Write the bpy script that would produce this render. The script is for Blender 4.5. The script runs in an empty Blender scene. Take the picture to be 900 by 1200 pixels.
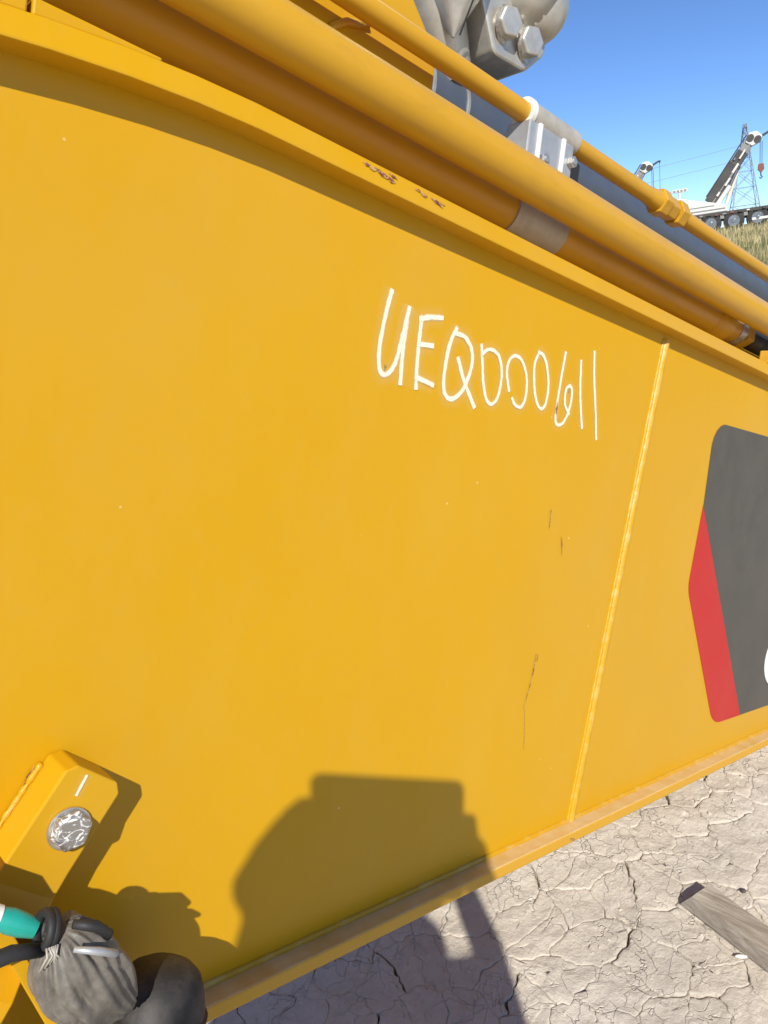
import bpy, bmesh, math, random
from mathutils import Vector, Matrix, noise
random.seed(7)
R = math.radians
scene = bpy.context.scene
COL = scene.collection

# ------------------------------------------------------------------ camera
CAM = Vector((0, 0, 1.6))
cd = bpy.data.cameras.new('camera'); cam = bpy.data.objects.new('camera', cd); COL.objects.link(cam)
right = Vector((0.7228, -0.6782, -0.1331)); down = Vector((-0.2946, -0.1281, -0.9470)); fwd = Vector((0.6252, 0.7237, -0.2924))
cam.matrix_world = Matrix.Translation(CAM) @ Matrix((right, -down, -fwd)).transposed().to_4x4()
cd.sensor_fit = 'HORIZONTAL'; cd.sensor_width = 36; cd.lens = 36
cd.clip_start = 0.02; cd.clip_end = 6000
scene.camera = cam

# ------------------------------------------------------------------ sky, sun, exposure
SUN = Vector((0.4859, 0.6102, -0.6258)).normalized()          # direction in which sunlight travels
world = bpy.data.worlds.new('World'); scene.world = world; world.use_nodes = True
wn = world.node_tree.nodes; wl = world.node_tree.links
sky = wn.new('ShaderNodeTexSky'); sky.sky_type = 'NISHITA'; sky.sun_disc = False
sky.sun_elevation = math.asin(-SUN.z); sky.sun_rotation = math.atan2(-SUN.x, -SUN.y)
sky.air_density = 0.55; sky.dust_density = 0.1; sky.ozone_density = 8.0
wl.new(sky.outputs[0], wn['Background'].inputs[0]); wn['Background'].inputs[1].default_value = 0.128
sd = bpy.data.lights.new('sun', 'SUN'); sd.energy = 4.2; sd.angle = R(0.53); sd.color = (1, 0.955, 0.88)
sun = bpy.data.objects.new('sun', sd); COL.objects.link(sun)
sun.rotation_euler = SUN.to_track_quat('-Z', 'Y').to_euler(); sun.location = (-5, -6, 8)
scene.view_settings.view_transform = 'Standard'; scene.view_settings.look = 'None'
scene.view_settings.exposure = 0.36; scene.view_settings.gamma = 1.0; scene.view_settings.use_curve_mapping = False

# ------------------------------------------------------------------ helpers
def tag(o, label=None, cat=None, group=None, kind=None):
    for k, v in (('label', label), ('category', cat), ('group', group), ('kind', kind)):
        if v: o[k] = v
    return o

def empty(name, loc=(0, 0, 0), rot=(0, 0, 0)):
    o = bpy.data.objects.new(name, None); COL.objects.link(o)
    o.location = loc; o.rotation_euler = rot; o.empty_display_size = 0.1
    return o

def link(name, me, mat, parent=None, smooth=False):
    o = bpy.data.objects.new(name, me); COL.objects.link(o)
    if mat and not me.materials: me.materials.append(mat)
    if parent: o.parent = parent
    if smooth:
        for p in me.polygons: p.use_smooth = True
    return o

def mesh(name, verts, faces, mat, parent=None, smooth=False, fix=True):
    me = bpy.data.meshes.new(name); me.from_pydata([tuple(v) for v in verts], [], faces); me.update()
    if fix:
        bm = bmesh.new(); bm.from_mesh(me); bmesh.ops.recalc_face_normals(bm, faces=bm.faces); bm.to_mesh(me); bm.free()
    return link(name, me, mat, parent, smooth)

def bevel(o, w, seg=2, angle=35):
    m = o.modifiers.new('bevel', 'BEVEL'); m.width = w; m.segments = seg; m.limit_method = 'ANGLE'; m.angle_limit = R(angle)
    m.harden_normals = False
    return o

def autosmooth(o, ang=35):
    me = o.data
    bm = bmesh.new(); bm.from_mesh(me)
    for e in bm.edges:
        e.smooth = not (len(e.link_faces) == 2 and e.calc_face_angle(0) > R(ang))
    for f in bm.faces: f.smooth = True
    bm.to_mesh(me); bm.free()
    return o

class G:
    """collects shapes into one mesh"""
    def __init__(s): s.v = []; s.f = []
    def add(s, v, f):
        n = len(s.v); s.v += [Vector(p) for p in v]; s.f += [tuple(i + n for i in q) for q in f]
    def box(s, c, h, ax=None):
        ax = ax or (Vector((1, 0, 0)), Vector((0, 1, 0)), Vector((0, 0, 1)))
        c = Vector(c)
        v = [c + ax[0]*h[0]*a + ax[1]*h[1]*b + ax[2]*h[2]*d for a in (-1, 1) for b in (-1, 1) for d in (-1, 1)]
        s.add(v, [(0, 1, 3, 2), (4, 6, 7, 5), (0, 4, 5, 1), (2, 3, 7, 6), (0, 2, 6, 4), (1, 5, 7, 3)])
    def tube(s, pts, rad, n=16, cap=True, up=None):
        pts = [Vector(p) for p in pts]
        if not hasattr(rad, '__len__'): rad = [rad]*len(pts)
        t0 = (pts[1]-pts[0]).normalized()
        u = Vector(up) if up else (Vector((0, 0, 1)) if abs(t0.z) < .9 else Vector((1, 0, 0)))
        vs = []
        for i, p in enumerate(pts):
            t = (pts[min(i+1, len(pts)-1)] - pts[max(i-1, 0)]).normalized()
            a = (u - t*u.dot(t)).normalized(); b = t.cross(a); u = a
            for k in range(n):
                w = 2*math.pi*k/n
                vs.append(p + (a*math.cos(w) + b*math.sin(w))*rad[i])
        fs = [(i*n+k, i*n+(k+1) % n, (i+1)*n+(k+1) % n, (i+1)*n+k) for i in range(len(pts)-1) for k in range(n)]
        if cap: fs += [tuple(range(n))[::-1], tuple(range((len(pts)-1)*n, len(pts)*n))]
        s.add(vs, fs)
    def sphere(s, c, r, nu=16, nv=10, ax=None):
        c = Vector(c); r = r if hasattr(r, '__len__') else (r, r, r)
        ax = ax or (Vector((1, 0, 0)), Vector((0, 1, 0)), Vector((0, 0, 1)))
        vs = []
        for j in range(1, nv):
            ph = math.pi*j/nv
            for k in range(nu):
                w = 2*math.pi*k/nu
                vs.append(c + ax[0]*r[0]*math.sin(ph)*math.cos(w) + ax[1]*r[1]*math.sin(ph)*math.sin(w) + ax[2]*r[2]*math.cos(ph))
        t = len(vs); vs += [c + ax[2]*r[2], c - ax[2]*r[2]]
        fs = [(j*nu+k, j*nu+(k+1) % nu, (j+1)*nu+(k+1) % nu, (j+1)*nu+k) for j in range(nv-2) for k in range(nu)]
        fs += [(t, (k+1) % nu, k) for k in range(nu)] + [(t+1, (nv-2)*nu+k, (nv-2)*nu+(k+1) % nu) for k in range(nu)]
        s.add(vs, fs)
    def prism(s, poly, y0, y1):
        """polygon in (x, z) extruded from y0 to y1"""
        n = len(poly)
        s.add([(x, y0, z) for x, z in poly] + [(x, y1, z) for x, z in poly],
              [tuple(range(n)), tuple(range(2*n-1, n-1, -1))] + [(i, i+n, (i+1) % n+n, (i+1) % n) for i in range(n)])
    def strip(s, xs, y0, y1, lo, hi):
        vs = []
        for x in xs: vs += [(x, y0, lo(x)), (x, y1, lo(x)), (x, y1, hi(x)), (x, y0, hi(x))]
        n = len(xs)
        fs = [(i*4+k, i*4+(k+1) % 4, i*4+4+(k+1) % 4, i*4+4+k) for i in range(n-1) for k in range(4)]
        s.add(vs, fs + [(0, 1, 2, 3), (n*4-1, n*4-2, n*4-3, n*4-4)])
    def hexnut(s, c, axis, r, h, up=(0, 0, 1)):
        c = Vector(c); a = Vector(axis).normalized()
        s.tube([c - a*h/2, c + a*h/2], r, 6, True, up)
    def build(s, name, mat, parent=None, smooth=False, sharp=None, bev=None):
        o = mesh(name, s.v, s.f, mat, parent, smooth)
        if sharp: autosmooth(o, sharp)
        if bev: bevel(o, *bev)
        return o

def lin(pts, n):
    """catmull-rom through 2D points"""
    P = [Vector(p) for p in pts]; out = []
    for i in range(len(P)-1):
        a, b, c, d = P[max(i-1, 0)], P[i], P[i+1], P[min(i+2, len(P)-1)]
        for k in range(n):
            t = k/n
            out.append(.5*((2*b) + (c-a)*t + (2*a-5*b+4*c-d)*t*t + (3*b-a-3*c+d)*t**3))
    return out + [P[-1]]

# ------------------------------------------------------------------ materials
def srgb(r, g, b):
    f = lambda c: (c/255/12.92) if c <= 10 else ((c/255+.055)/1.055)**2.4
    return (f(r), f(g), f(b), 1)

class Mat:
    def __init__(s, name, color=(.5, .5, .5, 1), rough=.5, metal=0., spec=.5, coat=0., coat_rough=.1):
        s.m = bpy.data.materials.new(name); s.m.use_nodes = True
        s.n = s.m.node_tree.nodes; s.l = s.m.node_tree.links; s.b = s.n['Principled BSDF']
        s.b.inputs['Base Color'].default_value = color; s.b.inputs['Roughness'].default_value = rough
        s.b.inputs['Metallic'].default_value = metal; s.b.inputs['Specular IOR Level'].default_value = spec
        s.b.inputs['Coat Weight'].default_value = coat; s.b.inputs['Coat Roughness'].default_value = coat_rough
        s.co = None; s.bump_prev = None
    def coord(s, kind='Object'):
        if not s.co: s.co = s.n.new('ShaderNodeTexCoord')
        return s.co.outputs[kind]
    def mapped(s, scale=(1, 1, 1), kind='Object', loc=(0, 0, 0)):
        m = s.n.new('ShaderNodeMapping'); m.inputs['Scale'].default_value = scale; m.inputs['Location'].default_value = loc
        s.l.new(s.coord(kind), m.inputs[0]); return m.outputs[0]
    def noise(s, scale, detail=4, rough=.55, vec=None, dist=0):
        t = s.n.new('ShaderNodeTexNoise'); t.inputs['Scale'].default_value = scale; t.inputs['Detail'].default_value = detail
        t.inputs['Roughness'].default_value = rough; t.inputs['Distortion'].default_value = dist
        s.l.new(vec or s.coord(), t.inputs['Vector']); return t.outputs['Fac']
    def voronoi(s, scale, feature='F1', vec=None, out='Distance', rnd=1):
        t = s.n.new('ShaderNodeTexVoronoi'); t.feature = feature; t.inputs['Scale'].default_value = scale
        t.inputs['Randomness'].default_value = rnd
        s.l.new(vec or s.coord(), t.inputs['Vector']); return t.outputs[out]
    def ramp(s, fac, stops):
        r = s.n.new('ShaderNodeValToRGB'); e = r.color_ramp.elements
        while len(e) < len(stops): e.new(.5)
        for el, (p, c) in zip(e, stops):
            el.position = p; el.color = c if hasattr(c, '__len__') else (c, c, c, 1)
        s.l.new(fac, r.inputs[0]); return r.outputs[0]
    def mix(s, fac, a, b, mode='MIX'):
        m = s.n.new('ShaderNodeMix'); m.data_type = 'RGBA'; m.blend_type = mode
        for sock, v in ((m.inputs[0], fac), (m.inputs[6], a), (m.inputs[7], b)):
            if isinstance(v, bpy.types.NodeSocket): s.l.new(v, sock)
            else: sock.default_value = v
        return m.outputs[2]
    def math(s, op, a, b=0.):
        m = s.n.new('ShaderNodeMath'); m.operation = op
        for sock, v in ((m.inputs[0], a), (m.inputs[1], b)):
            if isinstance(v, bpy.types.NodeSocket): s.l.new(v, sock)
            else: sock.default_value = v
        return m.outputs[0]
    def color(s, sock): s.l.new(sock, s.b.inputs['Base Color'])
    def rough(s, sock): s.l.new(sock, s.b.inputs['Roughness'])
    def bump(s, h, strength=.3, dist=.002):
        b = s.n.new('ShaderNodeBump'); b.inputs['Strength'].default_value = strength; b.inputs['Distance'].default_value = dist
        s.l.new(h, b.inputs['Height'])
        if s.bump_prev: s.l.new(s.bump_prev, b.inputs['Normal'])
        s.bump_prev = b.outputs[0]; s.l.new(b.outputs[0], s.b.inputs['Normal']); return s

YEL = (0.575, 0.297, 0.0018, 1)
def yellow(name, dirt=.25, base=YEL, specks=True, rough=.36):
    m = Mat(name, base, rough, spec=.28, coat=.09, coat_rough=.22)
    n1 = m.noise(1.6, 5, .6); n2 = m.noise(38, 3)
    c = m.mix(m.ramp(n1, [(.35, 0), (.7, 1)]), base, (base[0]*1.03, base[1]*1.06, base[2]*1.6, 1))
    c = m.mix(m.math('MULTIPLY', m.ramp(n2, [(.55, 0), (.8, 1)]), dirt), c, (.52, .30, .04, 1))
    if specks:
        v = m.voronoi(17); f = m.ramp(v, [(.018, 1), (.04, 0)])
        g = m.ramp(m.voronoi(17, out='Color'), [(.62, 0), (.64, 1)])
        c = m.mix(m.math('MULTIPLY', m.math('MULTIPLY', f, g), .55), c, (.80, .66, .35, 1))
        v2 = m.voronoi(9, vec=m.mapped((1, 1, 1), loc=(3.3, .7, 1.9))); g2 = m.ramp(m.voronoi(9, out='Color', vec=m.mapped((1, 1, 1), loc=(3.3, .7, 1.9))), [(.72, 0), (.74, 1)])
        c = m.mix(m.math('MULTIPLY', m.math('MULTIPLY', m.ramp(v2, [(.007, 1), (.016, 0)]), g2), .7), c, (.20, .10, .03, 1))
        c = m.mix(m.math('MULTIPLY', m.ramp(m.noise(2.6, 6, .7, m.mapped((1.6, 1, .8))), [(.45, 0), (.75, 1)]), .16), c, (.56, .37, .09, 1))
    if not specks:                                        # dust lying on the upper side of tubes, grime in streaks along them
        ge = m.n.new('ShaderNodeNewGeometry'); sp = m.n.new('ShaderNodeSeparateXYZ'); m.l.new(ge.outputs['Normal'], sp.inputs[0])
        du = m.math('MULTIPLY', m.ramp(sp.outputs[2], [(.35, 0), (.95, 1)]), m.ramp(m.noise(16, 6, .7, m.mapped((.5, 1, 1))), [(.36, 0), (.68, .6)]))
        c = m.mix(du, c, (.60, .45, .22, 1))
        c = m.mix(m.math('MULTIPLY', m.ramp(m.noise(11, 6, .75, m.mapped((.35, 1.5, 1.5))), [(.50, 0), (.72, 1)]), .38), c, (.34, .19, .03, 1))
    m.color(c)
    m.rough(m.ramp(n1, [(.3, rough-.05), (.7, rough+.10)]))
    m.bump(m.noise(5, 3), .06, .006)
    return m.m
M = {}
M['yellow'] = yellow('yellow_paint')
M['yellow_tube'] = yellow('yellow_tube_paint', .35, (.58, .30, .014, 1), False, .34)
M['yellow_rough'] = yellow('yellow_cast_paint', .6, (.60, .32, .02, 1), False, .45)

m = Mat('yellow_dusty', YEL, .5)
ge = m.n.new('ShaderNodeNewGeometry'); sp = m.n.new('ShaderNodeSeparateXYZ'); m.l.new(ge.outputs['Normal'], sp.inputs[0])
dm = m.math('MULTIPLY', m.ramp(sp.outputs[2], [(.5, 0), (.8, 1)]), m.ramp(m.noise(18, 5, .65), [(.3, .35), (.65, .85)]))
m.color(m.mix(dm, (.60, .315, .018, 1), (.72, .55, .30, 1))); m.bump(m.noise(60, 3), .2, .002); M['yellow_dusty'] = m.m
m = Mat('weld_paint', YEL, .42)
m.bump(m.noise(140, 3, .7), .6, .002); m.color(m.mix(m.ramp(m.noise(30), [(.5, 0), (.75, 1)]), YEL, (.62, .40, .10, 1))); M['weld'] = m.m

m = Mat('mud', (.46, .41, .35, 1), .95, spec=.15)
c = m.mix(m.ramp(m.noise(2.2, 6, .65, m.coord('Generated') if False else None), [(.3, 0), (.7, 1)]), (.57, .505, .41, 1), (.74, .675, .565, 1))
c = m.mix(m.math('MULTIPLY', m.ramp(m.noise(28, 5, .7), [(.45, 0), (.7, 1)]), .4), c, (.46, .405, .32, 1))
c = m.mix(m.math('MULTIPLY', m.ramp(m.noise(75, 3, .7), [(.58, 0), (.7, 1)]), .5), c, (.68, .64, .57, 1))
m.color(c)
wv = m.n.new('ShaderNodeTexNoise'); wv.inputs['Scale'].default_value = 14; wv.inputs['Detail'].default_value = 3; m.l.new(m.coord(), wv.inputs['Vector'])
wc = m.mix(.12, m.coord(), wv.outputs['Color'], 'ADD')
hair = m.math('MAXIMUM', m.ramp(m.voronoi(15, 'DISTANCE_TO_EDGE', wc), [(0, 0), (.02, 1)]), m.ramp(m.noise(5, 3), [(.47, 0), (.58, 1)]))
hh_ = m.math('ADD', m.math('MULTIPLY', hair, .5), m.math('MULTIPLY', m.noise(26, 7, .76), 1.0)); m.bump(hh_, .75, .013)
M['mud'] = m.m

m = Mat('dry_field', (.3, .26, .13, 1), 1, spec=.1)
m.color(m.mix(m.ramp(m.noise(.35, 6, .7), [(.35, 0), (.65, 1)]), (.30, .25, .12, 1), (.16, .18, .06, 1))); m.bump(m.noise(3, 6), .6, .2); M['field'] = m.m

m = Mat('grass_blade', (.4, .33, .15, 1), .9, spec=.1)
m.color(m.ramp(m.noise(1.3, 4, .7), [(.3, (.22, .22, .08, 1)), (.5, (.46, .38, .20, 1)), (.75, (.60, .52, .31, 1))])); M['blade'] = m.m

m = Mat('white_marker_paint', (.84, .78, .56, 1), .75)
uv = m.coord('UV'); sep = m.n.new('ShaderNodeSeparateXYZ'); m.l.new(uv, sep.inputs[0])
d = m.math('ABSOLUTE', m.math('SUBTRACT', sep.outputs[1], .5))          # 0 centre .. .5 edge
a = m.ramp(m.math('ADD', d, m.math('MULTIPLY', m.math('SUBTRACT', m.noise(120, 4), .5), .11)), [(.068, 1), (.13, .07), (.5, 0)])
m.l.new(m.math('MULTIPLY', a, .97), m.b.inputs['Alpha']); M['marker'] = m.m

m = Mat('rust', (.16, .05, .02, 1), .9)
sep = m.n.new('ShaderNodeSeparateXYZ'); m.l.new(m.coord('UV'), sep.inputs[0])
d = m.math('ABSOLUTE', m.math('SUBTRACT', sep.outputs[1], .5))
nz = m.noise(95, 4, .7)
a = m.ramp(m.math('SUBTRACT', nz, m.math('MULTIPLY', d, .9)), [(.30, 0), (.36, 1)])
m.color(m.mix(m.ramp(m.noise(170, 2), [(.45, 0), (.6, 1)]), (.17, .045, .028, 1), (.50, .30, .12, 1)))
m.l.new(m.math('MULTIPLY', a, .9), m.b.inputs['Alpha']); M['rust'] = m.m

def steel(name, col, rough, metal=.85, amt=.25, scale=60):
    m = Mat(name, col, rough, metal)
    m.color(m.mix(m.math('MULTIPLY', m.ramp(m.noise(scale, 5, .65), [(.35, 0), (.7, 1)]), amt), col, (col[0]*.45, col[1]*.43, col[2]*.4, 1)))
    m.rough(m.ramp(m.noise(scale*.6, 4), [(.3, rough*.8), (.75, min(1, rough*1.35))])); m.bump(m.noise(scale*4, 3), .12, .001)
    return m.m
M['zinc'] = steel('zinc_steel', (.62, .60, .55, 1), .42)
m = Mat('smeared_bolt', (.6, .58, .54, 1), .42, .6)
sm_ = m.ramp(m.noise(75, 3, .6, None, 2.2), [(.52, 0), (.60, 1)])
m.color(m.mix(sm_, (.42, .40, .36, 1), (.85, .84, .80, 1))); m.l.new(m.math('SUBTRACT', .75, m.math('MULTIPLY', sm_, .7)), m.b.inputs['Metallic']); m.bump(sm_, .5, .0015); M['bolt'] = m.m
M['fitting'] = steel('plated_fitting_steel', (.62, .59, .51, 1), .40, .62, .45, 30)
M['rod'] = steel('grey_cylinder', (.115, .135, .165, 1), .45, .35, .2, 20)
M['sleeve'] = steel('grey_sleeve', (.50, .46, .38, 1), .55, .25, .35, 45)
M['clamp'] = steel('clamp_block', (.46, .47, .47, 1), .5, .5, .25, 50)
M['black'] = steel('black_rubber', (.022, .021, .021, 1), .6, 0, .3, 50)
m = Mat('rubber_cap', (.04, .034, .03, 1), .62)
m.color(m.mix(m.ramp(m.noise(22, 5, .7), [(.42, 0), (.8, 1)]), (.020, .017, .015, 1), (.085, .068, .055, 1))); m.bump(m.noise(50, 5), .4, .003); M['cap'] = m.m
m = Mat('dusty_grey_bag', (.21, .19, .155, 1), .5, spec=.4)
m.color(m.mix(m.ramp(m.noise(26, 6, .7), [(.35, 0), (.7, 1)]), (.10, .088, .072, 1), (.24, .215, .175, 1))); m.bump(m.noise(70, 5), .5, .003); M['bag'] = m.m
m = Mat('teal_tape', (.02, .33, .26, 1), .35); m.bump(m.noise(90, 4), .4, .002); M['teal'] = m.m
m = Mat('white_plastic', (.75, .73, .68, 1), .5); m.bump(m.noise(90, 3), .2, .001); M['white'] = m.m
def flat(name, c, rough=.45, amt=.12, scale=14):
    m = Mat(name, c, rough)
    m.color(m.mix(m.math('MULTIPLY', m.ramp(m.noise(scale, 5, .65), [(.35, 0), (.75, 1)]), amt), c, (c[0]*.5+.12, c[1]*.5+.10, c[2]*.5+.07, 1)))
    m.rough(m.ramp(m.noise(scale*.5, 4), [(.3, max(0, rough-.06)), (.7, rough+.12)]))
    return m.m
M['decal_grey'] = flat('decal_grey', (.066, .061, .050, 1), .5, .28)
M['decal_red'] = flat('decal_red', (.48, .012, .010, 1), .5, .10)
M['decal_white'] = flat('decal_white', (.80, .79, .75, 1), .42, .05)
m = Mat('weathered_timber', (.36, .31, .24, 1), .9, spec=.15)
st = m.mapped((22, 2.2, 22)); w = m.noise(4, 7, .7, st, .4)
m.color(m.mix(m.ramp(w, [(.3, 0), (.72, 1)]), (.25, .205, .15, 1), (.50, .445, .36, 1)))
m.bump(w, .9, .006); M['timber'] = m.m
M['crane_white'] = flat('crane_white', (.78, .75, .66, 1), .45, .15, 2)
M['crane_dark'] = flat('crane_dark', (.06, .055, .05, 1), .6, .4, 2)
M['crane_grey'] = flat('crane_grey', (.30, .29, .27, 1), .5, .4, 2)
M['crane_red'] = flat('crane_red', (.26, .08, .05, 1), .6, .4, 2)
M['tyre'] = flat('tyre', (.03, .029, .028, 1), .8, .3, 4)
M['rim'] = steel('wheel_rim', (.5, .48, .45, 1), .3, .9, .6, 6)
M['glass'] = flat('cab_glass', (.03, .04, .05, 1), .08, 0)
M['pylon'] = flat('pylon_steel', (.30, .32, .35, 1), .6, .1, 1)

# ------------------------------------------------------------------ ground
U = Vector((.91, .41, 0))
def terrain(x, y):
    q = x*U.x + y*U.y
    t = min(1, max(0, (q-7)/30)); h = 1.33*t*t*(3-2*t)
    near = max(0, 1-max(abs(x-1.5)/2.2, abs(y-.9)/1.9))          # the bed under the cracked crust lies a little lower
    h -= .03*min(1, near*12)
    if q > 8: h += .06*noise.noise((x*.35, y*.35, 0))*min(1, (q-8)/6)
    return h
def axis_steps():
    a = [0]; s = .25
    while a[-1] < 4500: a.append(a[-1]+s); s *= 1.0 if a[-1] < 5 else 1.12
    return a
st = axis_steps(); xs = [1.5-v for v in st[:0:-1]] + [1.5+v for v in st]; ys = [.9-v for v in st[:0:-1]] + [.9+v for v in st]
gv = [(x, y, terrain(x, y)) for x in xs for y in ys]; ny = len(ys)
gf = [(i*ny+j, (i+1)*ny+j, (i+1)*ny+j+1, i*ny+j+1) for i in range(len(xs)-1) for j in range(ny-1)]
ground = mesh('ground', gv, gf, M['mud'], None, True, False); tag(ground, kind='structure')
ground.data.materials.append(M['field'])
for p in ground.data.polygons:
    c = p.center
    if c.x*U.x + c.y*U.y > 6.5 + 1.5*noise.noise((c.x*.4, c.y*.4, 3)): p.material_index = 1

# the cracked crust: plates between the drying cracks
def warp(p):
    q = Vector((p.x*3.1, p.y*3.1, 1.7)); a = noise.noise_vector(q)
    b = noise.noise_vector(Vector((p.x*13, p.y*13, 5.1))); c = noise.noise_vector(Vector((p.x*46, p.y*46, 9.3)))
    e = noise.noise_vector(Vector((p.x*105, p.y*105, 2.3)))
    return Vector((p.x + .06*a.x + .022*b.x + .009*c.x + .003*e.x, p.y + .06*a.y + .022*b.y + .009*c.y + .003*e.y))
X0, X1, Y0, Y1, CS = -.35, 3.45, -.75, 2.55, .112
nx_, ny_ = int((X1-X0)/CS), int((Y1-Y0)/CS)
sites = {}
for i in range(nx_):
    for j in range(ny_):
        sites[i, j] = Vector((X0 + (i+.5+random.uniform(-.48, .48))*CS, Y0 + (j+.5+random.uniform(-.48, .48))*CS))
def crack_width(k1, k2):
    rr = random.Random(hash((min(k1, k2), max(k1, k2)))).random()
    return .00015 if rr < .3 else (.0004 + .0011*(rr-.3) + (.0016 if rr > .88 else 0))
def clip(poly, n, d):
    out = []
    for i in range(len(poly)):
        a, b = poly[i], poly[(i+1) % len(poly)]; da, db = a.dot(n)-d, b.dot(n)-d
        if da <= 0: out.append(a)
        if (da < 0 < db) or (db < 0 < da): out.append(a + (b-a)*(da/(da-db)))
    return out
def height(p):
    return (.012*noise.noise((p.x*2.1, p.y*2.1, 0)) + .006*noise.noise((p.x*8, p.y*8, 4)) + .0032*noise.noise((p.x*26, p.y*26, 8))
            + .0018*noise.noise((p.x*70, p.y*70, 12)))
def plate(key, c):
    i, j = key
    poly = [c + Vector(v)*CS*1.6 for v in ((-1, -1), (1, -1), (1, 1), (-1, 1))]
    for di in range(-2, 3):
        for dj in range(-2, 3):
            k = (i+di, j+dj)
            if (di or dj) and k in sites:
                o = sites[k]; n = (o-c).normalized()
                poly = clip(poly, n, ((o+c)/2).dot(n) - crack_width(key, k))
                if len(poly) < 3: return None
    ring = []
    for a, b in zip(poly, poly[1:]+poly[:1]):
        n = max(1, int((b-a).length/.006))
        ring += [a + (b-a)*t/n for t in range(n)]
    cen = sum(ring, Vector((0, 0)))/len(ring)
    tilt = Vector((random.uniform(-1, 1), random.uniform(-1, 1)))*.022; lift = random.uniform(-.0012, .0015)
    vs, fs = [], []; n = len(ring)
    levels = [(1, -.028), (1, -.0010), (.985, -.0001), (.9, .0004), (.72, 0), (.48, 0), (.22, 0)]
    for s, dz in levels:
        for p in ring:
            q = cen + (p-cen)*s; w = warp(q)
            z = height(w)*(1 if dz > -.02 else 0) + dz + lift + tilt.dot(q-cen)
            vs.append((w.x, w.y, z))
    for l in range(len(levels)-1):
        for k in range(n): fs.append((l*n+k, l*n+(k+1) % n, (l+1)*n+(k+1) % n, (l+1)*n+k))
    w = warp(cen); vs.append((w.x, w.y, height(w)+lift)); t = len(vs)-1; b = (len(levels)-1)*n
    for k in range(n): fs.append((b+k, b+(k+1) % n, t))
    return vs, fs, w
def in_view(w, z=0):
    v = Vector((w.x, w.y, z)) - CAM; dz = v.dot(fwd)
    return dz > .1 and abs(v.dot(right)/dz) < .62 and abs(v.dot(down)/dz) < .80
rest = G(); singles = []
for key, c in sites.items():
    r = plate(key, c)
    if not r: continue
    behind = r[2].y > 1.62
    if in_view(r[2]) and not behind: singles.append(r)
    else: rest.add(r[0], r[1])
singles.sort(key=lambda r: (Vector((r[2].x, r[2].y, 0))-CAM).length)
for r in singles[300:]: rest.add(r[0], r[1])
for r in singles[:300]: mesh('mud_plate', r[0], r[1], M['mud'], ground, True, False)
tag(mesh('mud_plates', rest.v, rest.f, M['mud'], ground, True, False), kind='stuff')
g = G()
for _ in range(900):
    p = Vector((random.uniform(.2, 2.9), random.uniform(-.1, 1.6))); s = random.uniform(.0015, .005)*(1 if random.random() < .93 else 2)
    if noise.noise((p.x*3, p.y*3, 7)) < random.uniform(-.3, .3): continue
    vv = [Vector((random.gauss(0, 1), random.gauss(0, 1), random.gauss(0, 1))).normalized() for _ in range(1)]
    z = height(p)
    ax = (Vector((1, random.uniform(-.5, .5), 0)).normalized(), Vector((0, 1, .2)).normalized(), Vector((0, .1, 1)).normalized())
    g.sphere((p.x, p.y, z+s*.3), (s*random.uniform(.7, 1.6), s*random.uniform(.7, 1.4), s*.7), 6, 4, ax)
tag(g.build('mud_crumbs', M['mud'], ground), kind='stuff')

# dry grass on the bank
g = G()
for _ in range(26000):
    ang = math.atan2(.41, .91) + random.uniform(-.35, .30); q = 7.5 + 34*random.random()**1.3
    x, y = q*math.cos(ang), q*math.sin(ang); z = terrain(x, y)
    if noise.noise((x*.5, y*.5, 1)) < random.uniform(-.6, .1): continue
    h = random.uniform(.12, .42)*(1 + .5*noise.noise((x*.3, y*.3, 6))); w = random.uniform(.006, .016)
    a = random.uniform(0, 6.28); dx, dy = math.cos(a), math.sin(a); l = random.uniform(.05, .5)*h; b = random.uniform(0, 6.28)
    lx, ly = math.cos(b)*l, math.sin(b)*l
    g.v += [Vector((x-dx*w, y-dy*w, z-.02)), Vector((x+dx*w, y+dy*w, z-.02)), Vector((x+dx*w*.7+lx*.4, y+dy*w*.7+ly*.4, z+h*.6)), Vector((x-dx*w*.7+lx*.4, y-dy*w*.7+ly*.4, z+h*.6)), Vector((x+lx, y+ly, z+h))]
    n = len(g.v)-5; g.f += [(n, n+1, n+2, n+3), (n+3, n+2, n+4)]
gr = mesh('dry_grass', g.v, g.f, M['blade'], None, False, False)
tag(gr, 'dry straw coloured grass on the bank below the cranes', 'grass', kind='stuff')

# ------------------------------------------------------------------ the yellow boom
boom = empty('excavator_boom', (0, .8, 1.6), (0, R(19.706), 0))
tag(boom, 'large yellow painted excavator boom with handwritten white characters on its side', 'boom')
XA, XB = -1.7, 2.78
def zf(x):                                   # underside of the top flange
    if x > .47: return .349 - .0185*(x-.47)
    if x > -.5: return .349 - .27*(.47-x)**2
    return .349 - .27*.97**2 - 2*.27*.97*(-.5-x)
def zl(x): return -.702 + .0245*(x-.54) if x > -.4 else -.725 - .10*(-.4-x)   # upper side of the bottom flange
XS = [XA + (XB-XA)*i/60 for i in range(61)]
FT = .031; FO = .037
g = G(); g.strip(XS, 0, .02, zl, zf); side = g.build('side_plate', M['yellow'], boom)
g = G(); g.strip(XS, .58, .60, zl, zf); g.build('side_plate', M['yellow'], boom)
g = G(); g.strip(XS, -FO, .636, lambda x: zf(x), lambda x: zf(x)+FT)
for v in g.v:
    if v.y < 0 and v.z > zf(v.x)+FT/2: v.y += .010
g.build('top_flange', M['yellow'], boom, bev=(.0025, 2, 50))
g = G(); g.strip(XS, -.035, .635, lambda x: zl(x)-.022, lambda x: zl(x)); botf = g.build('bottom_flange', M['yellow_dusty'], boom, bev=(.003, 2, 50))
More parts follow.
